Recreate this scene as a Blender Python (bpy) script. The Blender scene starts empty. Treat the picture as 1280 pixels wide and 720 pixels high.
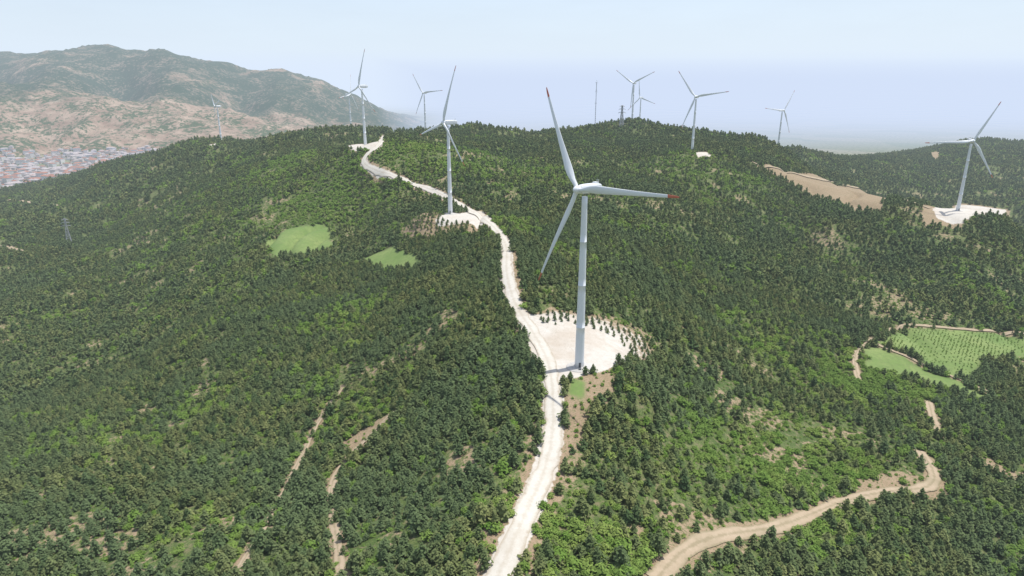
import bpy, bmesh, math, random, time
import numpy as np
from mathutils import Matrix, Vector
T0=time.time()
random.seed(5); rng=np.random.default_rng(11)
F=800.0; TH=math.radians(16.8); CZ=300.0; ct,st=math.cos(TH),math.sin(TH)
scene=bpy.context.scene
scene.view_settings.view_transform='Standard'
try: scene.view_settings.look='None'
except Exception: pass
scene.view_settings.exposure=0

# ---------------------------------------------------------------- survey helpers
def elev(py): return math.tan(math.atan((360-py)/F)-TH)
def P(px,py,Y):
    z=elev(py)*Y; c=Y*ct-z*st
    return ((px-640)/F*c,Y,z)
def Q(px,z,Y):
    c=Y*ct-z*st
    return ((px-640)/F*c,Y,z)
def proj(p):
    x,y,z=p; c=y*ct-z*st; u=y*st+z*ct
    return (640+F*x/c,360-F*u/c)

TOW=80.0
# (base px x, hub px y, depth Y, blade tip pixels, hub px x)
TURB=[
 (724,236,270,[(683,115),(855,250),(694,305)],728),
 (563,153,584,[(571,88),(534,161),(600,188)],561),
 (457,108,913,[(459,68),(437,119),(485,138)],455),
 (439,118,1600,[(440,97),(425,124),(449,134)],439),
 (532,116,1450,[(518,94),(556,115),(525,137)],531),
 (790,104,1400,[(769,92),(817,94),(790,128)],791),
 (799,122,1750,[(800,103),(820,130),(787,134)],799),
 (865,121,1016,[(846,90),(910,117),(857,153)],867),
 (972,138,1356,[(990,120),(953,138),(986,160)],975),
 (1197,176,757,[(1253,126),(1158,176),(1241,212)],1217),
 (277,133,1515,[(271,128),(284,133),(275,150)],276),
]
tb=[]
for bx,hy,Y,tips,hx in TURB:
    zh=elev(hy)*Y; zb=zh-TOW-1.5
    c=Y*ct-zb*st
    tb.append(((bx-640)/F*c,Y,zb))

C=[]
for a in [ (625,720,146),(690,600,196),(640,660,165),(300,720,170),(300,550,290),(300,400,440),(350,300,620),(300,250,850),(300,200,1200),(380,168,1400),
 (130,205,1700),(230,180,1600),(150,600,270),(150,450,460),(150,350,700),(150,280,1000),(100,240,1400),(0,720,200),(0,560,340),(0,400,600),(0,300,1000),(0,250,1600),(0,235,2050),
 (450,600,230),(450,450,350),(470,340,500),(450,260,720),(600,400,330),(640,350,378),(632,310,450),
 (850,600,215),(850,470,310),(850,350,480),(850,280,640),(800,220,850),(780,180,1150),(750,156,1350),(850,162,1350),(905,170,1480),
 (650,250,640),(650,200,900),(620,170,1200),(600,163,1400),(480,165,1250),(470,172,1100),(460,205,780),
 (1000,700,190),(1150,600,260),(1000,500,340),(1150,450,420),(1280,450,440),(1280,600,275),(1280,720,215),(1000,400,470),(1150,380,540),(1280,350,620),(1280,290,790),
 (1100,300,680),(1000,300,700),(1000,240,850),(950,205,950),(1120,252,780),(1250,268,745),(1060,236,850),
 (1280,240,1500),(1180,205,1850),(1180,182,2350),(1100,194,2200),(1230,176,2400),(1290,180,2300),(1000,188,1700),(1060,199,1950),
 (-300,700,230),(-300,400,600),(-300,250,1700),(1600,700,230),(1600,400,560),(1600,290,850),(1600,190,2200),
 (-300,75,6500),(-100,68,6500),(0,66,6500),(60,62,6500),(130,54,6500),(200,61,6500),(280,81,6500),(350,86,6500),(400,99,6500),(450,124,6500),(480,142,6500),
 (-300,110,4300),(-50,104,4300),(0,106,4300),(60,110,4300),(130,119,4300),(200,129,4300),(300,143,4300),(345,153,4300),(390,163,4300),
 (-50,190,3330),(60,190,3330),(160,189,3330)]:
    C.append(P(*a))
for a in [(-50,-290,2500),(100,-290,2500),(250,-300,2400),(400,-270,2200),(600,-250,2300),(800,-240,2300),(950,-235,2300),
 (200,-300,3100),(350,-300,3000),(500,-300,3000),(700,-300,3100),(900,-300,3200),(1100,-300,3300),(1300,-300,3500),(1700,-300,3500),
 (0,-100,5100),(150,-100,5100),(300,-140,5000),(420,-250,5000),(500,-300,4700),(560,-300,5500),(540,-300,6800),(0,-50,9000),(200,-100,9000),(400,-280,9000),
 (1150,-225,1250),(1280,-235,1150),(1210,-190,950),(1050,-160,1150),(980,-140,1400),(250,-190,2000),(600,-120,1650)]:
    C.append(Q(*a))
C+= [(0,-300,-150),(0,40,-131),(400,-400,-210),(-400,-400,-230),(150,0,-165),(-150,0,-165),(0,-2000,-260),(2000,-1500,-260),(-2000,-1500,-260)]
for a in range(0,360,20):
    for r in (14000,50000): C.append((r*math.sin(math.radians(a)),r*math.cos(math.radians(a)),-300))
C+=tb
C=np.array(C,float)
def warp(x,y):
    r=np.hypot(x,y)+1e-6; L=np.log(1+r/100)
    return x/r*L,y/r*L
cx,cy=warp(C[:,0],C[:,1])
def ker(d2): return np.sqrt(d2+0.05**2)
A=ker((cx[:,None]-cx[None])**2+(cy[:,None]-cy[None])**2)
n=len(C); M=np.zeros((n+3,n+3)); M[:n,:n]=A-np.eye(n)*0.002
M[:n,n]=1;M[:n,n+1]=cx;M[:n,n+2]=cy;M[n:,:n]=M[:n,n:].T
W=np.linalg.solve(M,np.concatenate([C[:,2],[0,0,0]]))

def h2(xi,yi,s):
    h=(xi*374761393+yi*668265263+s*144269504)&0xffffffff
    h=((h^(h>>13))*1274126177)&0xffffffff
    return ((h^(h>>16))&0xffffff)/float(0xffffff)
def vn(x,y,s):
    xf=np.floor(x);yf=np.floor(y);xi=xf.astype(np.int64);yi=yf.astype(np.int64)
    u=x-xf;v=y-yf;u=u*u*u*(u*(6*u-15)+10);v=v*v*v*(v*(6*v-15)+10)
    return ((h2(xi,yi,s)*(1-u)+h2(xi+1,yi,s)*u)*(1-v)+(h2(xi,yi+1,s)*(1-u)+h2(xi+1,yi+1,s)*u)*v)*2-1
def sst(a,b,x):
    t=np.clip((x-a)/(b-a),0,1); return t*t*(3-2*t)
def Hraw(x,y):
    gx,gy=warp(x,y)
    z=np.zeros_like(x)
    for i in range(0,len(x),40000):
        s=slice(i,i+40000)
        z[s]=ker((gx[s,None]-cx[None])**2+(gy[s,None]-cy[None])**2)@W[:n]+W[n]+W[n+1]*gx[s]+W[n+2]*gy[s]
    r=np.hypot(x,y)
    z=-300+np.logaddexp(0,(z+300)/6)*6
    wn=sst(-298,-270,z)
    ridge=np.abs(vn(x/60+vn(x/90,y/90,9)*.8,y/170,31))
    nz=5*vn(x/230,y/230,1)+3.2*vn(x/85,y/85,2)+0.8*vn(x/42,y/42,3)-6.5*(1-ridge)**3*sst(170,450,r)
    nz*=0.5+0.9*sst(200,900,r)
    wm=sst(3300,4300,r)
    rg=1-np.abs(vn(x/520+.5*vn(x/700,y/700,4),y/900,5)); rg2=1-np.abs(vn(x/210+.6*vn(x/300,y/300,14),y/300,6)); rg3=1-np.abs(vn(x/95,y/120,16))
    nz=nz*(1-wm)+wm*(50*(rg-.6)+40*(rg2-.6)+22*(rg3-.6))
    z=z+nz*wn
    z=z*(1-sst(11000,14000,r))-300*sst(11000,14000,r)
    return z
def H(x,y):
    x=np.asarray(x,float);y=np.asarray(y,float)
    z=Hraw(x,y)
    for X,Y,Z in tb:
        d=np.hypot(x-X,y-Y); w=1-sst(15,48,d)
        z=z*(1-w)+(Z)*w
    return z

Ys=np.exp(np.linspace(math.log(90),math.log(7000),700))
def cast(pts):
    out=[]
    pts=np.array(pts,float)
    for i in range(0,len(pts),60):
        p=pts[i:i+60]
        e=np.tan(np.arctan((360-p[:,1])/F)-TH)
        YY=np.broadcast_to(Ys,(len(p),len(Ys)))
        z=e[:,None]*YY; c=YY*ct-z*st; X=((p[:,0]-640)/F)[:,None]*c
        g=H(X.ravel(),YY.ravel()).reshape(X.shape)
        below=z<=g
        k=np.argmax(below,axis=1); k=np.where(below.any(axis=1),k,len(Ys)-1); k=np.maximum(k,1)
        for j in range(len(p)):
            a=z[j,k[j]-1]-g[j,k[j]-1]; b=g[j,k[j]]-z[j,k[j]]
            t=np.clip(a/(a+b+1e-9),0,1)
            y=Ys[k[j]-1]*(1-t)+Ys[k[j]]*t; zz=e[j]*y; cc=y*ct-zz*st
            out.append(((p[j,0]-640)/F*cc,y))
    return np.array(out)
def catmull(pts,sub=8):
    p=[pts[0]]+list(pts)+[pts[-1]]; o=[]
    for i in range(1,len(p)-2):
        for k in range(sub):
            t=k/sub
            o.append([0.5*(2*p[i][d]+(p[i+1][d]-p[i-1][d])*t+(2*p[i-1][d]-5*p[i][d]+4*p[i+1][d]-p[i+2][d])*t*t+(3*p[i][d]-p[i-1][d]-3*p[i+1][d]+p[i+2][d])*t**3) for d in (0,1)])
    o.append(list(pts[-1])); return o
def resample(xy,step):
    d=np.concatenate([[0],np.cumsum(np.hypot(*np.diff(xy,axis=0).T))])
    m=max(int(d[-1]/step),2); s=np.linspace(0,d[-1],m)
    return np.stack([np.interp(s,d,xy[:,0]),np.interp(s,d,xy[:,1])],1)
def path(pts,step=2.5,smooth=5,sub=6):
    xy=cast(catmull(pts,sub)); xy=resample(xy,step)
    if smooth:
        k=smooth; pad=np.concatenate([np.repeat(xy[:1],k,0),xy,np.repeat(xy[-1:],k,0)])
        xy=np.stack([np.convolve(pad[:,d],np.ones(2*k+1)/(2*k+1),'valid') for d in (0,1)],1)
    return xy

WHITE=[ (path([(612,745),(624,718),(640,682),(662,632),(680,590),(690,550),(692,515),(690,480),(683,446),(668,420),(652,395),(640,370),(633,340),(633,310),(622,290),(605,275),(585,262),(560,248),(535,236),(510,228),(485,218),(465,212),(453,203),(459,193),(474,183),(478,173),(490,167),(506,165)]),7.0),
]
TAN=[ (path([(815,735),(850,690),(900,670),(960,662),(1010,645),(1060,625),(1110,615),(1150,613),(1172,604),(1162,580),(1145,560)]),5.6),
 (path([(1175,548),(1166,525),(1160,500)]),5),
 (path([(1074,480),(1068,445),(1090,425),(1130,407),(1180,410),(1240,415),(1300,419)]),4.0),
 (path([(1088,428),(1140,450),(1200,475),(1262,502)]),3.0),
 (path([(285,735),(330,660),(362,600),(382,560),(402,520),(432,480)]),2.8),
 (path([(425,735),(423,690),(415,640),(412,612),(432,572),(470,540),(497,508)]),3.2),
 (path([(12,250),(40,254),(76,258)],smooth=2),9),
 (path([(-20,306),(5,309),(28,315)],smooth=2),8),
 (path([(940,204),(1000,219),(1060,233),(1132,251),(1165,262)]),6),
]
def poly(p): return cast(p)
WPOLY=[poly([(652,396),(690,393),(748,400),(785,422),(796,446),(768,458),(740,465),(705,473),(682,474),(668,440)]),
 poly([(545,275),(562,267),(602,264),(616,278),(592,280),(560,281)]),
 poly([(430,184),(455,180),(476,181),(470,188),(440,189)]),
 poly([(1168,263),(1195,256),(1258,262),(1252,273),(1205,277),(1172,273)]),
 poly([(868,191),(882,190),(889,196),(873,197)]),
 poly([(260,181),(286,178),(287,183),(262,185)])]
BPOLY=[poly([(940,204),(1000,217),(1060,231),(1135,250),(1100,268),(1068,264),(1040,250),(1000,236)]),
 poly([(1150,262),(1195,254),(1262,261),(1262,278),(1200,286),(1156,284)]),
 poly([(497,287),(518,272),(545,266),(600,275),(585,290),(545,294),(512,300)]),
 poly([(715,470),(770,460),(760,500),(720,560),(690,610),(698,540)]),
 poly([(650,640),(690,610),(660,680),(640,720),(600,720),(630,650)]),
 poly([(755,403),(800,422),(820,450),(795,458),(775,430)]),
 poly([(1130,600),(1180,585),(1190,620),(1140,630)]),
 poly([(1190,560),(1240,575),(1278,600),(1278,608),(1230,590)]),
 poly([(820,690),(870,670),(900,690),(870,715),(830,719)]),
 poly([(420,565),(440,545),(495,510),(480,540),(440,575)]),
 poly([(625,300),(650,320),(655,380),(640,370),(628,340)]),
 poly([(600,660),(622,650),(612,700),(596,715)]),
 poly([(1070,600),(1125,592),(1135,618),(1080,622)]),
 poly([(785,660),(800,655),(812,685),(800,695)]),
 poly([(1162,191),(1170,189),(1178,191),(1172,199),(1165,199)]),
 ]
GPOLY=[poly([(330,302),(350,292),(372,283),(410,283),(414,308),(395,316),(380,318),(345,322)]),
 poly([(445,326),(490,308),(525,322),(524,332),(470,332)]),
 poly([(1095,428),(1140,411),(1300,422),(1300,444),(1225,450),(1216,478),(1160,457)]),
 poly([(1082,436),(1100,436),(1190,474),(1240,500),(1150,475),(1085,458)]),
 poly([(715,474),(730,477),(726,496),(712,490)])]
SAPL=[poly([(668,392),(690,388),(748,395),(806,422),(820,448),(796,453),(772,425),(738,410),(680,407)]),
      poly([(502,285),(525,272),(545,268),(562,280),(606,281),(585,291),(520,298)])]
def sdist(x,y,pg):
    """signed distance, negative inside"""
    d=np.full(x.shape,1e9); ins=np.zeros(x.shape,bool)
    m=len(pg)
    for i in range(m):
        x1,y1=pg[i];x2,y2=pg[(i+1)%m]
        dx,dy=x2-x1,y2-y1; t=np.clip(((x-x1)*dx+(y-y1)*dy)/(dx*dx+dy*dy+1e-9),0,1)
        d=np.minimum(d,np.hypot(x-x1-t*dx,y-y1-t*dy))
        cr=((y1>y)!=(y2>y))&(x<(x2-x1)*(y-y1)/((y2-y1) if abs(y2-y1)>1e-9 else 1e-9)+x1); ins^=cr
    return np.where(ins,-d,d)
def near_sub(x,y,pts,pad):
    return np.where((x>pts[:,0].min()-pad)&(x<pts[:,0].max()+pad)&(y>pts[:,1].min()-pad)&(y<pts[:,1].max()+pad))[0]
def pathdist(x,y,pts,pad=40):
    d=np.full(x.shape,1e9); idx=near_sub(x,y,pts,pad)
    P2=pts[::2]
    for i in range(0,len(idx),20000):
        k=idx[i:i+20000]
        d[k]=np.sqrt(((x[k,None]-P2[None,:,0])**2+(y[k,None]-P2[None,:,1])**2).min(1))
    return d
def polyd(x,y,pg,pad=60):
    d=np.full(x.shape,1e9); idx=near_sub(x,y,pg,pad)
    if len(idx): d[idx]=sdist(x[idx],y[idx],pg)+2.2*vn(x[idx]/7,y[idx]/7,61)
    return d
def densmix(x,y):
    return (.5+.5*vn(x/70,y/70,71))*.5+(.5+.5*vn(x/19,y/19,72))*.5
def masks(x,y):
    w=np.zeros(x.shape);b=np.zeros(x.shape);g=np.zeros(x.shape);clear=np.full(x.shape,1e9)
    for pts,wd in WHITE:
        d=pathdist(x,y,pts); w=np.maximum(w,1-sst(wd*.4,wd*.5+3,d)); b=np.maximum(b,(1-sst(wd*.5,wd*.5+11,d))*.9); clear=np.minimum(clear,d-wd/2-.8)
    for pts,wd in TAN:
        d=pathdist(x,y,pts); b=np.maximum(b,1-sst(wd*.5,wd*.5+4,d)); clear=np.minimum(clear,d-wd/2-.9)
    for pg in WPOLY:
        d=polyd(x,y,pg); w=np.maximum(w,1-sst(-1,4,d)); b=np.maximum(b,(1-sst(0,14,d))*.8); clear=np.minimum(clear,d-1)
    for pg in BPOLY:
        d=polyd(x,y,pg); b=np.maximum(b,1-sst(-3,4,d)); clear=np.minimum(clear,d+1.5)
    for pg,gw in zip(SAPL,(.5,.22)):
        d=polyd(x,y,pg); b=np.maximum(b,(1-sst(-1,5,d))*.9); w=np.maximum(w,(1-sst(-2,3,d))*gw); clear=np.minimum(clear,d-1)
    for pg in GPOLY:
        d=polyd(x,y,pg); g=np.maximum(g,1-sst(-1,2.5,d)); clear=np.minimum(clear,d-.3)
    dm=densmix(x,y)
    b=np.maximum(b,.54*(1-sst(.22,.33,dm)))
    return w,b,g,clear

# ---------------------------------------------------------------- node helpers
def newmat(name):
    m=bpy.data.materials.new(name); m.use_nodes=True; nt=m.node_tree; nt.nodes.clear()
    out=nt.nodes.new('ShaderNodeOutputMaterial'); b=nt.nodes.new('ShaderNodeBsdfPrincipled')
    nt.links.new(b.outputs[0],out.inputs[0]); b.inputs['Roughness'].default_value=.9
    try: b.inputs['Specular IOR Level'].default_value=.15
    except Exception: pass
    return m,nt,b
def noise(nt,scale,detail=4,rough=.6,vec=None):
    nd=nt.nodes.new('ShaderNodeTexNoise'); nd.inputs['Scale'].default_value=scale; nd.inputs['Detail'].default_value=detail; nd.inputs['Roughness'].default_value=rough
    if vec: nt.links.new(vec,nd.inputs['Vector'])
    return nd.outputs['Fac']
def ramp(nt,inp,a,b,c0=(0,0,0,1),c1=(1,1,1,1)):
    r=nt.nodes.new('ShaderNodeValToRGB'); r.color_ramp.elements[0].position=a;r.color_ramp.elements[1].position=b
    r.color_ramp.elements[0].color=c0;r.color_ramp.elements[1].color=c1
    nt.links.new(inp,r.inputs[0]); return r.outputs[0]
def mix(nt,fac,a,b):
    m=nt.nodes.new('ShaderNodeMix'); m.data_type='RGBA'
    for s,v in ((m.inputs['Factor'],fac),(m.inputs[6],a),(m.inputs[7],b)):
        if isinstance(v,tuple): s.default_value=v if len(v)==4 else v+(1,)
        elif isinstance(v,(int,float)): s.default_value=v
        else: nt.links.new(v,s)
    return m.outputs[2]
def math_(nt,op,a,b=None,clamp=False):
    m=nt.nodes.new('ShaderNodeMath'); m.operation=op; m.use_clamp=clamp
    for s,v in ((m.inputs[0],a),(m.inputs[1],b)):
        if v is None: continue
        if isinstance(v,(int,float)): s.default_value=v
        else: nt.links.new(v,s)
    return m.outputs[0]
def attr(nt,name,out='Fac'):
    a=nt.nodes.new('ShaderNodeAttribute'); a.attribute_name=name; return a.outputs[out]
def pos(nt): return nt.nodes.new('ShaderNodeNewGeometry').outputs['Position']
def simple(name,col,rough=.6,var=.1,scale=1.5,spec=.3):
    m,nt,b=newmat(name); b.inputs['Roughness'].default_value=rough
    tc=nt.nodes.new('ShaderNodeTexCoord').outputs['Object']
    f=noise(nt,scale,3,.6,tc)
    c=mix(nt,f,tuple(v*(1-var) for v in col),tuple(min(1,v*(1+var)) for v in col)); nt.links.new(c,b.inputs['Base Color'])
    try: b.inputs['Specular IOR Level'].default_value=spec
    except Exception: pass
    return m

# ---------------------------------------------------------------- ground
def mesh_from(name,v,f,mats=()):
    me=bpy.data.meshes.new(name)
    me.from_pydata(v,[],f); me.update()
    for m in mats: me.materials.append(m)
    return me
def link(o,parent=None):
    scene.collection.objects.link(o)
    if parent: o.parent=parent
    return o

ang=np.concatenate([np.arange(-58,58.001,.2),np.arange(62,302-.1,4)]); ang=np.radians(ang)
NR=780; rad=np.exp(np.linspace(math.log(30),math.log(55000),NR)); NA=len(ang)
RR,AA=np.meshgrid(rad,ang,indexing='ij')
gx=(RR*np.sin(AA)).ravel(); gy=(RR*np.cos(AA)).ravel(); gz=H(gx,gy)
nv=len(gx)
me=bpy.data.meshes.new('ground')
i=np.arange(NR-1)[:,None]; j=np.arange(NA)[None]; j2=(j+1)%NA
quads=np.stack([i*NA+j,i*NA+j2,(i+1)*NA+j2,(i+1)*NA+j],-1).reshape(-1,4)[:, ::-1]
tri=np.stack([np.full(NA,nv),(np.arange(NA)+1)%NA,np.arange(NA)],-1)[:, ::-1]
me.vertices.add(nv+1)
co=np.zeros((nv+1,3)); co[:nv,0]=gx;co[:nv,1]=gy;co[:nv,2]=gz+CZ; co[nv]=(0,0,gz[:NA].mean()+CZ)
me.vertices.foreach_set('co',co.ravel())
me.loops.add(quads.size+tri.size); me.loops.foreach_set('vertex_index',np.concatenate([quads.ravel(),tri.ravel()]).astype(np.int32))
me.polygons.add(len(quads)+len(tri))
me.polygons.foreach_set('loop_start',np.concatenate([np.arange(len(quads))*4,len(quads)*4+np.arange(len(tri))*3]).astype(np.int32))
me.update(calc_edges=True); me.validate()
me.polygons.foreach_set('use_smooth',np.ones(len(me.polygons),bool))
# upward check
if me.polygons[1000].normal.z<0: me.flip_normals()
w,b,g,cl=masks(gx,gy)
r_=np.hypot(gx,gy)
rock=sst(3150,3400,r_)*sst(-296,-286,gz)*(1-sst(11000,12000,r_))
plain=(1-sst(-297,-285,gz))*sst(1500,2200,r_)
mtop=sst(4700,5300,r_+180*vn(gx/250,gy/250,77))
for nm,arr in (('gravel',w),('earth',b),('meadow',g),('rock',rock),('plain',plain),('highland',mtop)):
    a=me.attributes.new(nm,'FLOAT','POINT'); d=np.zeros(nv+1,np.float32); d[:nv]=arr; a.data.foreach_set('value',d)
m,nt,bs=newmat('hillside_ground'); ps=pos(nt)
f1=noise(nt,.035,4,.65,ps); f2=noise(nt,.35,3,.7,ps); f3=noise(nt,1.6,2,.7,ps)
base=mix(nt,ramp(nt,f1,.42,.62),(.080,.125,.032),(.15,.18,.065))
base=mix(nt,ramp(nt,f3,.42,.60),base,(.055,.085,.025))
base=mix(nt,ramp(nt,f2,.50,.68),base,(.20,.17,.10))
earth=mix(nt,f2,(.22,.15,.09),(.40,.30,.21)); earth=mix(nt,ramp(nt,f3,.50,.66),earth,(.13,.15,.06))
def ragged(at,nz,amt): 
    s=math_(nt,'ADD',at,math_(nt,'MULTIPLY',math_(nt,'SUBTRACT',nz,.5),amt))
    return ramp(nt,s,.42,.6)
col=mix(nt,ragged(attr(nt,'earth'),f2,1.3),base,earth)
mead=mix(nt,ramp(nt,f1,.35,.65),(.13,.21,.055),(.21,.27,.09)); mead=mix(nt,ramp(nt,f2,.45,.7),mead,(.13,.19,.06)); mead=mix(nt,ramp(nt,f3,.55,.7),mead,(.18,.19,.09))
col=mix(nt,attr(nt,'meadow'),col,mead)
grav=mix(nt,f2,(.44,.40,.34),(.64,.61,.56)); grav=mix(nt,math_(nt,'MULTIPLY',ramp(nt,f1,.45,.65),.5),grav,(.40,.32,.24)); grav=mix(nt,ramp(nt,f3,.60,.72),grav,(.30,.26,.20))
col=mix(nt,ragged(attr(nt,'gravel'),f2,.9),col,grav)
# stony scrub slopes far away
k1=noise(nt,.010,5,.7,ps); k2=noise(nt,.045,4,.75,ps); k3=noise(nt,.0026,4,.6,ps); k4=noise(nt,.006,5,.7,ps)
rk=mix(nt,ramp(nt,k1,.35,.65),(.20,.13,.09),(.37,.28,.21))
shr=math_(nt,'ADD',k2,math_(nt,'MULTIPLY',math_(nt,'SUBTRACT',k4,.5),.7))
rk=mix(nt,ramp(nt,shr,.48,.56),rk,(.05,.075,.03))
hi=mix(nt,ramp(nt,shr,.36,.48),(.17,.14,.10),(.018,.045,.022))
hi2=mix(nt,math_(nt,'MULTIPLY',ramp(nt,k3,.54,.64),.85),hi,rk)
rk=mix(nt,attr(nt,'highland'),rk,hi2)
col=mix(nt,attr(nt,'rock'),col,rk)
vo=nt.nodes.new('ShaderNodeTexVoronoi'); vo.inputs['Scale'].default_value=.0025; nt.links.new(ps,vo.inputs['Vector'])
pl=mix(nt,vo.outputs['Color'],(.12,.16,.08),(.30,.27,.20)); pl=mix(nt,ramp(nt,k2,.5,.62),pl,(.07,.10,.05))
col=mix(nt,attr(nt,'plain'),col,pl)
nt.links.new(col,bs.inputs['Base Color'])
bp2=nt.nodes.new('ShaderNodeBump'); bp2.inputs['Distance'].default_value=18; nt.links.new(math_(nt,'MULTIPLY',attr(nt,'rock'),.8),bp2.inputs['Strength']); nt.links.new(k1,bp2.inputs['Height'])
nt.links.new(bp2.outputs[0],bs.inputs['Normal'])
me.materials.append(m)
link(bpy.data.objects.new('ground',me))
print('ground',time.time()-T0,nv)

# ---------------------------------------------------------------- roads
def roadmat(name,c0,c1,mid,midamt):
    m,nt,bs=newmat(name); ps=pos(nt); f2=noise(nt,.5,5,.7,ps); f3=noise(nt,.06,4,.6,ps); f4=noise(nt,2.2,3,.7,ps)
    c=mix(nt,f2,c0,c1); u=math_(nt,'ABSOLUTE',attr(nt,'across'))
    s=math_(nt,'ADD',u,math_(nt,'MULTIPLY',math_(nt,'SUBTRACT',f2,.5),.9))
    c=mix(nt,math_(nt,'MULTIPLY',ramp(nt,s,.05,.3,(1,1,1,1),(0,0,0,1)),midamt),c,mid)
    c=mix(nt,math_(nt,'MULTIPLY',ramp(nt,s,.68,1.0),.85),c,mid)
    c=mix(nt,math_(nt,'MULTIPLY',ramp(nt,f3,.5,.7),.4),c,mid)
    c=mix(nt,math_(nt,'MULTIPLY',ramp(nt,f4,.58,.72),.5),c,mid)
    nt.links.new(c,bs.inputs['Base Color']); return m
MW=roadmat('white_gravel',(.48,.45,.39),(.63,.60,.54),(.38,.32,.24),.35)
MT=roadmat('dirt_track_soil',(.34,.26,.17),(.47,.38,.28),(.22,.19,.11),.55)
def ribbon(pts,wd,mat,name):
    t=np.gradient(pts,axis=0); t/=np.hypot(t[:,0],t[:,1])[:,None]+1e-9
    nrm=np.stack([t[:,1],-t[:,0]],1); us=np.array([-1,-.55,0,.55,1]); m=len(pts)
    s=np.arange(m)
    jl=1+.25*vn(s/2.3,s*0+.3,41)+.15*vn(s/9.,s*0+.3,42); jr=1+.25*vn(s/2.3,s*0+.3,43)+.15*vn(s/9.,s*0+.3,44)
    V=[];U=[]
    for u in us:
        k=np.where(u<0,jl,jr) if u!=0 else 1
        q=pts+nrm*(u*wd/2*k)[:,None] if u!=0 else pts.copy()
        r=np.hypot(q[:,0],q[:,1]); z=H(q[:,0],q[:,1])+CZ+.24+.0009*r-(abs(u)==1)*.1
        V.append(np.column_stack([q,z])); U.append(np.full(m,u))
    V=np.concatenate(V); U=np.concatenate(U); f=[]
    for a in range(4):
        for k in range(m-1): f.append((a*m+k,a*m+k+1,(a+1)*m+k+1,(a+1)*m+k))
    me=mesh_from(name,V.tolist(),f,[mat]); a=me.attributes.new('across','FLOAT','POINT'); a.data.foreach_set('value',U.astype(np.float32))
    me.polygons.foreach_set('use_smooth',np.ones(len(f),bool))
    link(bpy.data.objects.new(name,me))
for p,wd in WHITE: ribbon(p,wd,MW,'gravel_road')
for p,wd in TAN: ribbon(p,wd,MT,'dirt_road')

# ---------------------------------------------------------------- vegetation
def foliage(name,c0,c1,c2,dk):
    m=bpy.data.materials.new(name); m.use_nodes=True; nt=m.node_tree; nt.nodes.clear()
    out=nt.nodes.new('ShaderNodeOutputMaterial'); bs=nt.nodes.new('ShaderNodeBsdfDiffuse'); nt.links.new(bs.outputs[0],out.inputs[0])
    on=nt.nodes.new('ShaderNodeObjectInfo')
    big=noise(nt,.016,2,.6,on.outputs['Location'])
    c=mix(nt,on.outputs['Random'],c0,c1); c=mix(nt,ramp(nt,big,.42,.60),c,c2)
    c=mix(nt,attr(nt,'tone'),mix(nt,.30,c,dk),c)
    nt.links.new(c,bs.inputs['Color']); return m
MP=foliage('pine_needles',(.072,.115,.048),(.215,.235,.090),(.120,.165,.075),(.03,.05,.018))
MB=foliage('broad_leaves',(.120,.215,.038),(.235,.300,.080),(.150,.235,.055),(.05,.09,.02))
MTK=simple('bark',(.14,.10,.07),.9,.3,4)
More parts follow.
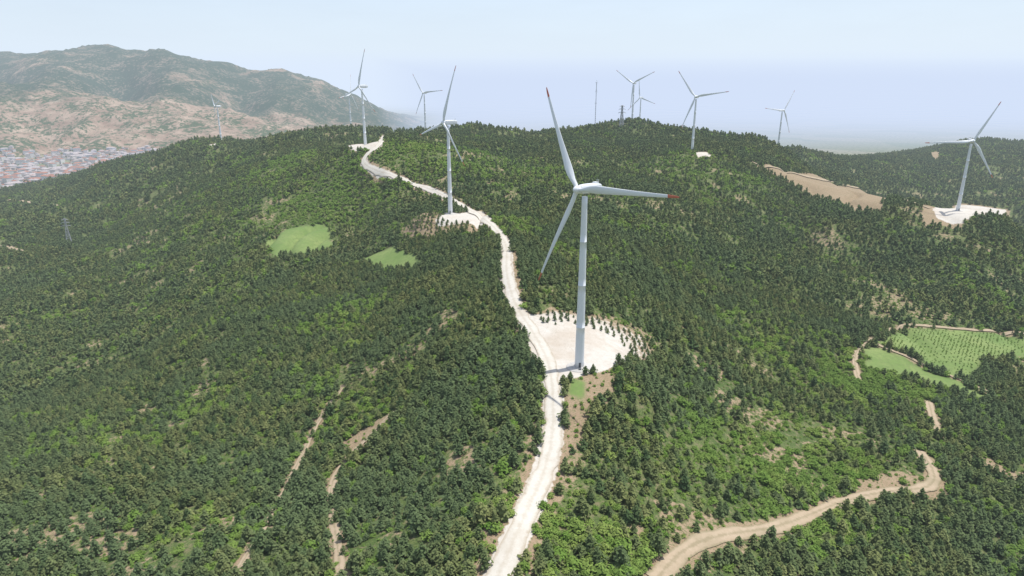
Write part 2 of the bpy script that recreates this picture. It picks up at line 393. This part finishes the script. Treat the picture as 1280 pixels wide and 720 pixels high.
def tree_mesh(name,seed,h,rw,kind,leafmat,N,big=1.0,limbs=4):
    R=random.Random(seed); V=[];Fc=[];mi=[]
    def quad(c,ax,bx,mt):
        b=len(V); V.extend([tuple(c-ax-bx*.6),tuple(c+ax*.9-bx),tuple(c+ax+bx*.7),tuple(c-ax*.8+bx)]); Fc.append((b,b+1,b+2,b+3)); mi.append(mt)
    def limb(p0,p1,r0,r1,k=5):
        d=(p1-p0).normalized(); a=d.orthogonal().normalized(); c=d.cross(a); b=len(V)
        for p,r in ((p0,r0),(p1,r1)):
            for q in range(k):
                t=q*2*math.pi/k; V.append(tuple(p+a*math.cos(t)*r+c*math.sin(t)*r))
        for q in range(k): Fc.append((b+q,b+(q+1)%k,b+k+(q+1)%k,b+k+q)); mi.append(1)
    limb(Vector((0,0,-.6)),Vector((R.uniform(-.1,.1),R.uniform(-.1,.1),h*.55)),.17,.1,4)
    limb(Vector((0,0,h*.5)),Vector((0,0,h*.93)),.1,.03,3)
    prof=(lambda t: rw*(min(1,(t+.10)/.25))*max(0,1-t)**.62*1.05) if kind=='pine' else (lambda t: rw*math.sqrt(max(0,1-(2*t-.85)**2*.8)))
    z0=h*.12 if kind=='pine' else h*.1
    lobes=[(R.uniform(0,6.28),R.uniform(.0,.9),R.uniform(.15,.4)) for _ in range(7)]
    def rad_(a,t):
        r=prof(t)
        k=.80
        for la,lt,am in lobes: k+=am*math.exp(-((math.cos(a-la)-1)**2*3+(t-lt)**2*14))
        return r*k
    for q in range(limbs):
        a=R.uniform(0,6.28); t=R.uniform(.1,.6); z=z0+(h-z0)*t; r=rad_(a,t)*.8
        limb(Vector((0,0,z-.3)),Vector((math.cos(a)*r,math.sin(a)*r,z+.25)),.06,.02,3)
    b=len(V); K=6; rings=4
    for i in range(rings):
        t=.05+.85*i/(rings-1)
        for q in range(K):
            a=q*2*math.pi/K+i*.4; r=rad_(a,t)*R.uniform(.5,.8); V.append((math.cos(a)*r,math.sin(a)*r,z0+(h-z0)*t+R.uniform(-.15,.15)))
    for i in range(rings-1):
        for q in range(K): Fc.append((b+i*K+q,b+i*K+(q+1)%K,b+(i+1)*K+(q+1)%K,b+(i+1)*K+q)); mi.append(0)
    Fc.append(tuple(b+(rings-1)*K+q for q in range(K))); mi.append(0)
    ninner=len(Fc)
    for i in range(N):
        t=R.random()**1.1; a=R.uniform(0,6.283)
        r=rad_(a,t)*R.uniform(.72,1.14)
        c=Vector((math.cos(a)*r,math.sin(a)*r,z0+(h-z0)*t*1.02+R.uniform(-.15,.15)))
        s=R.uniform(.25,.50)*(1.15-.45*t)*big
        nr=Vector((math.cos(a)*.6+R.uniform(-.6,.6),math.sin(a)*.6+R.uniform(-.6,.6),R.uniform(.5,1.4))).normalized()
        ax=nr.cross(Vector((R.uniform(-1,1),R.uniform(-1,1),R.uniform(-1,1)))).normalized()
        bx=nr.cross(ax)
        quad(c,ax*s*1.2,bx*s*.8,0)
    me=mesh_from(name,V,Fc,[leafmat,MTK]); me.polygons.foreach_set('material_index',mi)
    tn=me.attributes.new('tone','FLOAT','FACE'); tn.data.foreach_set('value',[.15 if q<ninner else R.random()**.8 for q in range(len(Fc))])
    return me
pc=bpy.data.collections.new('pine_tree_kinds'); bc=bpy.data.collections.new('broadleaf_kinds')
pf=bpy.data.collections.new('pine_tree_kinds_far'); bf=bpy.data.collections.new('broadleaf_kinds_far')
for cp,cb_,N,bg_,lb in ((pc,bc,100,1.0,4),(pf,bf,30,1.55,0)):
    for k in range(6): cp.objects.link(bpy.data.objects.new('pine_tree_kind_%d'%k,tree_mesh('pine',10+k,[4.6,3.9,5.2,4.9,3.5,5.9][k],[1.7,1.75,1.9,1.55,1.65,2.05][k],'pine',MP,N,bg_,lb)))
    for k in range(4): cb_.objects.link(bpy.data.objects.new('broadleaf_kind_%d'%k,tree_mesh('shrub',50+k,[3.0,2.4,3.6,2.8][k],[1.8,1.7,2.1,1.9][k],'broad',MB,N,bg_,lb)))

def scatter(name,x,y,sc,kinds,coll,zoff=0):
    m=len(x); z=H(x,y)+CZ+zoff
    me=bpy.data.meshes.new(name); me.vertices.add(m); me.vertices.foreach_set('co',np.column_stack([x,y,z]).ravel())
    for nm,ty,ar in (('scl','FLOAT',sc.astype(np.float32)),('rot','FLOAT',rng.uniform(0,6.283,m).astype(np.float32)),('kind','INT',rng.integers(0,kinds,m).astype(np.int32))):
        a=me.attributes.new(nm,ty,'POINT'); a.data.foreach_set('value',ar)
    o=link(bpy.data.objects.new(name,me))
    ng=bpy.data.node_groups.new(name+'_nodes','GeometryNodeTree')
    ng.interface.new_socket('Geometry',in_out='INPUT',socket_type='NodeSocketGeometry'); ng.interface.new_socket('Geometry',in_out='OUTPUT',socket_type='NodeSocketGeometry')
    N=ng.nodes; L=ng.links
    gi=N.new('NodeGroupInput');go=N.new('NodeGroupOutput'); ip=N.new('GeometryNodeInstanceOnPoints'); ci=N.new('GeometryNodeCollectionInfo')
    ci.inputs['Collection'].default_value=coll; ci.inputs['Separate Children'].default_value=True; ci.inputs['Reset Children'].default_value=True
    def na(nm,ty):
        q=N.new('GeometryNodeInputNamedAttribute'); q.data_type=ty; q.inputs['Name'].default_value=nm; return [s for s in q.outputs if s.enabled and s.name=='Attribute'][0]
    cb=N.new('ShaderNodeCombineXYZ'); L.new(na('rot','FLOAT'),cb.inputs[2]); er=N.new('FunctionNodeEulerToRotation'); L.new(cb.outputs[0],er.inputs[0])
    L.new(gi.outputs[0],ip.inputs['Points']); L.new(ci.outputs[0],ip.inputs['Instance']); ip.inputs['Pick Instance'].default_value=True
    L.new(na('kind','INT'),ip.inputs['Instance Index']); L.new(er.outputs[0],ip.inputs['Rotation']); L.new(na('scl','FLOAT'),ip.inputs['Scale'])
    L.new(ip.outputs[0],go.inputs[0])
    md=o.modifiers.new('instances','NODES'); md.node_group=ng
    return o
def jgrid(rmin,rmax,sp,amax=47):
    xs=np.arange(-rmax,rmax,sp); ys=np.arange(20,rmax,sp)
    X,Y=np.meshgrid(xs,ys); X=X.ravel();Y=Y.ravel()
    r=np.hypot(X,Y); a=np.abs(np.degrees(np.arctan2(X,Y))); k=(r>=rmin)&(r<rmax)&(a<amax)
    X=X[k]+rng.uniform(-.48,.48,k.sum())*sp; Y=Y[k]+rng.uniform(-.48,.48,k.sum())*sp
    return X,Y
bright=[(c[0],c[1],rr) for c,rr in zip(cast([(380,255),(470,235),(900,590),(1010,560),(450,520),(900,230),(860,200),(340,215),(660,640),(960,600),(1130,490),(560,190),(230,520),(760,690),(640,215),(1000,640),(420,400)]),[90,60,28,35,25,70,80,110,16,25,35,90,30,22,80,22,30])]
for (r0,r1,sp,sm,cp,cb2) in ((60,560,2.85,1.06,pc,bc),(560,1250,4.0,1.25,pf,bf),(1250,3000,7.2,1.95,pf,bf)):
    X,Y=jgrid(r0,r1,sp)
    w,b,g,cl=masks(X,Y)
    z=H(X,Y)
    dens=.5+.5*vn(X/70,Y/70,71); dens2=.5+.5*vn(X/19,Y/19,72)
    prob=np.clip(.24+.62*dens+.58*dens2,0,1)
    prob=np.where(densmix(X,Y)<.31,.32,prob)
    keep=(cl>0)&(z>-289)&(rng.random(len(X))<prob)&(b<.75+rng.random(len(X))*.5)
    br=np.zeros(len(X))
    for bx,by,rr in bright: br+=np.exp(-((X-bx)**2+(Y-by)**2)/(rr*rr))
    sp_n=.5+.5*vn(X/55,Y/55,81)*.7+.5*vn(X/16,Y/16,82)*.5
    pb=np.clip((sp_n-.56)*2.6,0.08,.85)+np.clip(br,0,1)*.70
    isb=rng.random(len(X))<pb
    low=.5+.5*vn(X/40,Y/40,90)
    sc=sm*(.45+.65*rng.random(len(X))**1.4+.35*low)
    k=keep&~isb; scatter('pine_forest',X[k],Y[k],sc[k],6,cp)
    k2_=keep&isb; scatter('broadleaf_shrubs',X[k2_],Y[k2_],sc[k2_]*rng.uniform(.5,1.05,k2_.sum()),4,cb2)
    print('trees',k.sum(),k2_.sum(),time.time()-T0)
# planted saplings on the pad edges
def saplings(pg,sp,jit):
    x0,y0=pg.min(0);x1,y1=pg.max(0); X,Y=np.meshgrid(np.arange(x0,x1,sp),np.arange(y0,y1,sp)); X=X.ravel();Y=Y.ravel()
    k=sdist(X,Y,pg)<0; X=X[k]+rng.normal(0,jit,k.sum());Y=Y[k]+rng.normal(0,jit,k.sum()); k=rng.random(len(X))<.88; return X[k],Y[k]
s1=saplings(SAPL[0],3.6,.4)
s2=saplings(SAPL[1],4.8,.7)
scatter('pine_saplings',np.concatenate([s1[0],s2[0]]),np.concatenate([s1[1],s2[1]]),np.concatenate([rng.uniform(.36,.56,len(s1[0])),rng.uniform(.5,.8,len(s2[0]))]),6,pc)

# low scrub tufts on clearings
X,Y=jgrid(60,800,3.0,45); w,b,g,cl=masks(X,Y); k=(w<.3)&(g<.5)&(rng.random(len(X))<.6); X=X[k];Y=Y[k]
d=np.full(len(X),1e9)
for p,wd in WHITE+TAN: d=np.minimum(d,pathdist(X,Y,p)-wd/2)
k=d>.5; scatter('undergrowth',X[k],Y[k],rng.uniform(.14,.45,k.sum()),4,bf)

# vineyard rows on the field
rows=GPOLY[2]
x0,y0=rows.min(0);x1,y1=rows.max(0); 
UU,VV=np.meshgrid(np.arange(-260,260,1.1),np.arange(-260,260,2.3)); ca,sa=math.cos(.9),math.sin(.9)
X=(UU*ca-VV*sa).ravel()+(x0+x1)/2; Y=(UU*sa+VV*ca).ravel()+(y0+y1)/2
k=sdist(X,Y,rows)<-1; X=X[k];Y=Y[k]; k=rng.random(len(X))<.8*(.6+.4*vn(X/25,Y/25,99)); X=X[k]+rng.normal(0,.3,k.sum()); Y=Y[k]+rng.normal(0,.3,k.sum())
scatter('vineyard_rows',X,Y,rng.uniform(.12,.24,len(X)),4,bf)

# ---------------------------------------------------------------- wind turbines
RB=49.5; HUBF=4.6; BEND=2.6; TILT=math.radians(-5)
def tips3(hub,yaw,ph,R):
    o=[]; cy_,sy_=math.cos(yaw),math.sin(yaw); c2,s2=math.cos(TILT),math.sin(TILT)
    for i in range(3):
        f=ph+i*2*math.pi/3
        x=R*math.sin(f); z=R*math.cos(f); y=BEND
        y,z=y*c2-z*s2,y*s2+z*c2
        o.append(proj((hub[0]+x*cy_-y*sy_,hub[1]+x*sy_+y*cy_,hub[2]+z)))
    return o
fits=[]
for k,(bx,hy,Y,tips,hx) in enumerate(TURB):
    X,Yb,zb=tb[k]; best=None
    wt=(1,1,.35)
    for yd in range(-75,76,3):
        yaw=math.radians(yd); hub=(X+HUBF*math.sin(yaw),Yb-HUBF*math.cos(yaw),zb+1.5+TOW)
        hp=proj(hub); t=[(a[0]-hx+hp[0],a[1]-hy+hp[1]) for a in tips]
        for pd in range(0,120,3):
            q=tips3(hub,yaw,math.radians(pd),RB)
            for pm in ((0,1,2),(1,2,0),(2,0,1)) :
                for pm in (pm,pm[::-1]):
                    e=sum(wt[pm[i]]*((q[i][0]-t[pm[i]][0])**2+(q[i][1]-t[pm[i]][1])**2) for i in range(3))+abs(yd+25)*.02
                    if best is None or e<best[0]: best=(e,yd,pd,RB)
    fits.append(best); print('fit',k,best)

MWt=simple('turbine_white_paint',(.74,.76,.78),.35,.03,.3,.5)
MRd=simple('blade_tip_red',(.50,.13,.07),.4,.05,1,.5)
MGy=simple('turbine_dark_grille',(.10,.11,.12),.6,.1,2)
MCo=simple('foundation_concrete',(.50,.48,.45),.9,.15,1)
def lathe(name,prof,seg,mats,cap=True):
    V=[];Fc=[]
    for z,r in prof:
        for q in range(seg): a=q*2*math.pi/seg; V.append((math.cos(a)*r,math.sin(a)*r,z))
    for i in range(len(prof)-1):
        for q in range(seg): Fc.append((i*seg+q,i*seg+(q+1)%seg,(i+1)*seg+(q+1)%seg,(i+1)*seg+q))
    if cap: Fc.append(tuple(range(seg))[::-1]); Fc.append(tuple((len(prof)-1)*seg+q for q in range(seg)))
    me=mesh_from(name,V,Fc,mats); me.polygons.foreach_set('use_smooth',[len(f)==4 for f in Fc]); return me
prof=[]
for i in range(25):
    t=i/24; r=2.15-.95*t; z=t*78.2
    prof.append((z,r))
    if i in (6,12,18): prof+= [(z+.02,r+.03),(z+.16,r+.03),(z+.18,r-.01)]
tower_me=lathe('tower',prof,32,[MWt])
found_me=lathe('foundation',[(-2.5,6),(.15,6),(.3,5.8),(.32,2.6),(.75,2.5)],28,[MCo])
def nacelle():
    bm=bmesh.new()
    secs=[(-3.0,1.45,1.5),(-2.2,1.75,1.85),(1,1.9,2.0),(6,1.85,1.95),(8.2,1.6,1.6),(9.0,1.2,1.2)]; rings=[]
    for y,hw,hh in secs:
        ring=[]
        for q in range(20):
            a=q*2*math.pi/20; c,s=math.cos(a),math.sin(a)
            ring.append(bm.verts.new((hw*math.copysign(abs(c)**.45,c),y,hh*math.copysign(abs(s)**.45,s)+.1)))
        rings.append(ring)
    for i in range(len(rings)-1):
        for q in range(20): bm.faces.new((rings[i][q],rings[i][(q+1)%20],rings[i+1][(q+1)%20],rings[i+1][q]))
    bm.faces.new(rings[0]); bm.faces.new(rings[-1])
    for (x,y,z,sx_,sy_,sz_) in ((0,6.3,2.2,1.1,.8,.3),(.5,7.6,2.6,.06,.06,.9),(-.5,7.6,2.6,.06,.06,.9)):
        r=bmesh.ops.create_cube(bm,size=2); bmesh.ops.scale(bm,verts=r['verts'],vec=(sx_,sy_,sz_)); bmesh.ops.translate(bm,verts=r['verts'],vec=(x,y,z))
    bmesh.ops.recalc_face_normals(bm,faces=bm.faces)
    me=bpy.data.meshes.new('nacelle'); bm.to_mesh(me); bm.free(); me.materials.append(MWt); return me
nac_me=nacelle()
hub_me=lathe('rotor_hub',[(-1.5,1.35),(-.9,1.6),(.4,1.65),(1.2,1.35),(1.8,.85),(2.1,.3),(2.16,.02)],24,[MWt])
hub_me.transform(Matrix.Rotation(math.radians(90),4,'X'))
def blade(R):
    V=[];Fc=[];mi=[]
    S=[(.8,1.9,1.0,0),(2.5,1.9,1.0,.2),(5,2.4,.62,.3),(8,3.3,.34,.26),(11,3.6,.25,.2),(16,3.1,.21,.13),(23,2.5,.18,.08),(30,1.95,.17,.04),(37,1.55,.16,.02),(R*.90,1.2,.15,0),(R*.901,1.2,.15,0),(R*.96,.95,.14,0),(R*.99,.6,.14,0),(R,.15,.14,0)]
    K=14
    for z,ch,th,tw in S:
        for q in range(K):
            a=q*2*math.pi/K; x=math.cos(a)*.5*ch; y=math.sin(a)*.5*ch*th
            if th<.9: x-=ch*.18; y*= (1.25 if x<0 else .8)
            c,s=math.cos(tw+.06),math.sin(tw+.06)
            V.append((x*c-y*s, x*s+y*c + BEND*(z/R)**2, z))
    for i in range(len(S)-1):
        for q in range(K): Fc.append((i*K+q,i*K+(q+1)%K,(i+1)*K+(q+1)%K,(i+1)*K+q)); mi.append(1 if i>=10 else 0)
    me=mesh_from('blade',V,Fc,[MWt,MRd]); me.polygons.foreach_set('material_index',mi); me.polygons.foreach_set('use_smooth',[True]*len(Fc)); return me
bl_me=blade(RB)
def box(name,c,s,mat):
    bm=bmesh.new(); r=bmesh.ops.create_cube(bm,size=1); bmesh.ops.scale(bm,verts=bm.verts,vec=s); bmesh.ops.translate(bm,verts=bm.verts,vec=c)
    bmesh.ops.bevel(bm,geom=bm.edges[:],offset=min(s)*.08,segments=1,affect='EDGES')
    me=bpy.data.meshes.new(name); bm.to_mesh(me); bm.free(); me.materials.append(mat); return me
door_me=box('door',(0,-2.14,2.0),(1.0,.12,2.2),MGy)
step_me=box('steps',(0,-3.0,.55),(1.2,1.8,.5),MGy)
for k,(X,Y,zb) in enumerate(tb):
    e,yd,pd,R=fits[k]; yaw=math.radians(yd)
    em=bpy.data.objects.new('wind_turbine',None); em.location=(X,Y,zb+CZ); link(em)
    def part(nm,me,mtx=None):
        o=bpy.data.objects.new(nm,me); link(o,em)
        if mtx is not None: o.matrix_local=mtx
        return o
    part('foundation',found_me); part('tower',tower_me); part('door',door_me); part('steps',step_me)
    top=Matrix.Translation((0,0,TOW+1.5-.1)); ry=Matrix.Rotation(yaw,4,'Z')
    part('nacelle',nac_me,top@ry)
    hm=Matrix.Translation((HUBF*math.sin(yaw),-HUBF*math.cos(yaw),TOW+1.5))@ry@Matrix.Rotation(TILT,4,'X')
    part('rotor_hub',hub_me,hm)
    for i in range(3): part('blade_%d'%(i+1),bl_me,hm@Matrix.Rotation(math.radians(pd+120*i),4,'Y'))

# ---------------------------------------------------------------- lattice towers
MSt=simple('galvanised_steel',(.42,.43,.45),.5,.1,1)
def strut(V,Fc,a,b,r):
    a=Vector(a);b=Vector(b); d=(b-a).normalized(); u=d.orthogonal().normalized(); v=d.cross(u); k=len(V)
    for p in (a,b):
        for s,t in ((1,1),(-1,1),(-1,-1),(1,-1)): V.append(tuple(p+u*s*r+v*t*r))
    for q in range(4): Fc.append((k+q,k+(q+1)%4,k+4+(q+1)%4,k+4+q))
    Fc.append((k+3,k+2,k+1,k)); Fc.append((k+4,k+5,k+6,k+7))
def lattice(name,h,w0,w1,arms,r,loc,rot=0,n_=8):
    V=[];Fc=[]
    def cor(t): 
        w=(w0+(w1-w0)*min(1,t*1.3))/2; return [(w,w,h*t),(-w,w,h*t),(-w,-w,h*t),(w,-w,h*t)]
    for i in range(n_):
        a=cor(i/n_);b=cor((i+1)/n_)
        for q in range(4):
            strut(V,Fc,a[q],b[q],r); strut(V,Fc,a[q],b[(q+1)%4],r*.55); strut(V,Fc,a[(q+1)%4],b[q],r*.55); strut(V,Fc,b[q],b[(q+1)%4],r*.55)
    for t,L in arms:
        for s in (-1,1):
            strut(V,Fc,(0,w1/2,h*t),(s*L,0,h*t),r*.7); strut(V,Fc,(0,-w1/2,h*t),(s*L,0,h*t),r*.7); strut(V,Fc,(0,0,h*(t+.05)),(s*L,0,h*t),r*.6)
            strut(V,Fc,(s*L,0,h*t),(s*L,0,h*t-1.8),r*.6)
    o=bpy.data.objects.new(name,mesh_from(name,V,Fc,[MSt])); o.location=loc; o.rotation_euler=(0,0,rot); link(o)
def gpt(px,py,Y):
    X=P(px,py,Y)[0]; return (X,Y,float(H(np.array([X]),np.array([Y]))[0])+CZ-.5)
lattice('power_pylon',40,7,1.6,[(.72,6),(.84,5),(.95,4)],.17,gpt(85,295,940),.5)
lattice('power_pylon',48,9,2.4,[(.70,8),(.84,7),(.96,5)],.32,gpt(777,152,1365),.2)
lattice('measurement_mast',92,1.0,.8,[(.55,2),(.8,2),(.99,2)],.12,gpt(744,152,1345),0,24)

# ---------------------------------------------------------------- town on the plain
tc=bpy.data.collections.new('town_house_kinds')
MRf=simple('roof_tiles',(.30,.15,.11),.8,.3,.5); MRf2=simple('roof_sheet_grey',(.36,.32,.32),.8,.3,.5); MWin=simple('window_glass',(.05,.06,.08),.2,.1,1)
for k,(w_,d_,h_,wc,rf) in enumerate([(11,9,6,(.62,.58,.54),MRf),(14,10,9,(.70,.66,.62),MRf),(16,12,14,(.66,.60,.57),MRf2),(9,8,5,(.55,.55,.55),MRf2),(22,13,17,(.72,.70,.68),MRf),(30,16,8,(.6,.62,.66),MRf2)]):
    wm=simple('render_wall_%d'%k,wc,.9,.1,.4); V=[];Fc=[];mi=[]
    def bx(x0,x1,y0,y1,z0,z1,m_):
        b=len(V); V.extend([(x0,y0,z0),(x1,y0,z0),(x1,y1,z0),(x0,y1,z0),(x0,y0,z1),(x1,y0,z1),(x1,y1,z1),(x0,y1,z1)])
        for f in ((0,1,5,4),(1,2,6,5),(2,3,7,6),(3,0,4,7),(4,5,6,7),(3,2,1,0)): Fc.append(tuple(b+q for q in f)); mi.append(m_)
    bx(-w_/2,w_/2,-d_/2,d_/2,-2,h_,0)
    fl=max(1,int(h_/3)); nw=int(w_/3)
    for f in range(fl):
        for q in range(nw):
            xx=-w_/2+(q+.5)*w_/nw
            for s in (-1,1): bx(xx-.6,xx+.6,s*(d_/2)-.05,s*(d_/2)+.05,f*3+1,f*3+2.3,2)
    b=len(V); o_=.5; V.extend([(-w_/2-o_,-d_/2-o_,h_+.01),(w_/2+o_,-d_/2-o_,h_+.01),(w_/2+o_,d_/2+o_,h_+.01),(-w_/2-o_,d_/2+o_,h_+.01),(-w_/2+d_/3,0,h_+d_*.22),(w_/2-d_/3,0,h_+d_*.22)])
    for f in ((0,1,5,4),(1,2,5),(2,3,4,5),(3,0,4),(3,2,1,0)): Fc.append(tuple(b+q for q in f)); mi.append(1)
    me=mesh_from('town_house',V,Fc,[wm,rf,MWin]); me.polygons.foreach_set('material_index',mi); tc.objects.link(bpy.data.objects.new('town_house_kind_%d'%k,me))
yy=np.arange(1950,3330,26.); xx=np.arange(-3300,-900,24.); X,Y=np.meshgrid(xx,yy); X=X.ravel();Y=Y.ravel()
X=X+rng.uniform(-7,7,len(X))+6*np.sin(Y/200); Y=Y+rng.uniform(-7,7,len(Y)); z=H(X,Y)
lim=-.54*Y+ -60+120*vn(X/200,Y/200,55)
k=(z<-260)&(X<lim)&(rng.random(len(X))<.66+.5*vn(X/150,Y/150,56))
scatter('distant_town',X[k],Y[k],rng.uniform(.8,1.5,k.sum()),6,tc); print('houses',k.sum())
tx=X[k]+rng.uniform(-15,15,k.sum()); ty=Y[k]+rng.uniform(-15,15,k.sum())
scatter('town_trees',tx,ty,rng.uniform(1.0,2.2,len(tx)),4,bf)

# ---------------------------------------------------------------- air, light, camera
def haze(name,dens,rad,x0,x1,y0,y1,z0,z1):  # haze brightness is built in: volume absorbs and glows, standing in for scattered light
    mh=bpy.data.materials.new(name); mh.use_nodes=True; nt=mh.node_tree; nt.nodes.clear()
    o=nt.nodes.new('ShaderNodeOutputMaterial'); va=nt.nodes.new('ShaderNodeVolumeAbsorption'); va.inputs['Color'].default_value=(0,0,0,1); va.inputs['Density'].default_value=dens
    em=nt.nodes.new('ShaderNodeEmission'); em.inputs['Color'].default_value=rad+(1,); em.inputs['Strength'].default_value=dens
    ad=nt.nodes.new('ShaderNodeAddShader'); nt.links.new(va.outputs[0],ad.inputs[0]); nt.links.new(em.outputs[0],ad.inputs[1])
    nt.links.new(ad.outputs[0],o.inputs['Volume'])
    bm=bmesh.new(); bmesh.ops.create_cube(bm,size=1); bmesh.ops.scale(bm,verts=bm.verts,vec=(x1-x0,y1-y0,z1-z0)); bmesh.ops.translate(bm,verts=bm.verts,vec=((x0+x1)/2,(y0+y1)/2,(z0+z1)/2))
    me=bpy.data.meshes.new(name); bm.to_mesh(me); bm.free(); me.materials.append(mh); link(bpy.data.objects.new(name,me))
haze('emissive_haze',5.6e-5,(.76,.87,1.0),-60000,60000,-60000,60000,-50,2600)
haze('emissive_haze',2.4e-4,(.70,.80,.99),-59000,59000,9500,59000,-45,900)  # added slab, its own glow veils the land behind the mountain
haze('emissive_haze',5.0e-4,(.62,.72,.94),-700,58000,3400,9400,-40,480)  # added slab, its own glow pales the plain on the right

el=math.radians(72.6); az=math.atan2(23,10)
sdir=Vector((math.sin(az)*math.cos(el),math.cos(az)*math.cos(el),math.sin(el)))
ld=bpy.data.lights.new('sun','SUN'); ld.energy=5.0; ld.angle=math.radians(.5); ld.color=(1,.965,.90)
lo=bpy.data.objects.new('sun',ld); lo.rotation_euler=sdir.to_track_quat('Z','Y').to_euler(); link(lo)
wd=bpy.data.worlds.new('World'); scene.world=wd; wd.use_nodes=True; nt=wd.node_tree
bg=nt.nodes['Background']; sk=nt.nodes.new('ShaderNodeTexSky'); sk.sky_type='NISHITA'; sk.sun_disc=False; sk.sun_elevation=el; sk.sun_rotation=az
sk.altitude=300; sk.air_density=1.0; sk.dust_density=2.0
hs=nt.nodes.new('ShaderNodeHueSaturation'); hs.inputs['Saturation'].default_value=.85
tcw=nt.nodes.new('ShaderNodeTexCoord'); mpw=nt.nodes.new('ShaderNodeMapping'); mpw.inputs['Scale'].default_value=(1,1,5); nt.links.new(tcw.outputs['Generated'],mpw.inputs[0])
nw=noise(nt,2.2,6,.6,mpw.outputs[0])
nt.links.new(sk.outputs[0],hs.inputs['Color']); nt.links.new(math_(nt,'ADD',math_(nt,'MULTIPLY',nw,.7),.85),hs.inputs['Value'])
nt.links.new(hs.outputs[0],bg.inputs[0]); bg.inputs[1].default_value=.145
cd=bpy.data.cameras.new('camera'); cd.sensor_width=36; cd.lens=36*F/1280; cd.clip_start=1; cd.clip_end=200000
co_=bpy.data.objects.new('camera',cd); co_.location=(0,0,CZ); co_.rotation_euler=(math.radians(90)-TH,0,0); link(co_); scene.camera=co_
print('done',time.time()-T0)
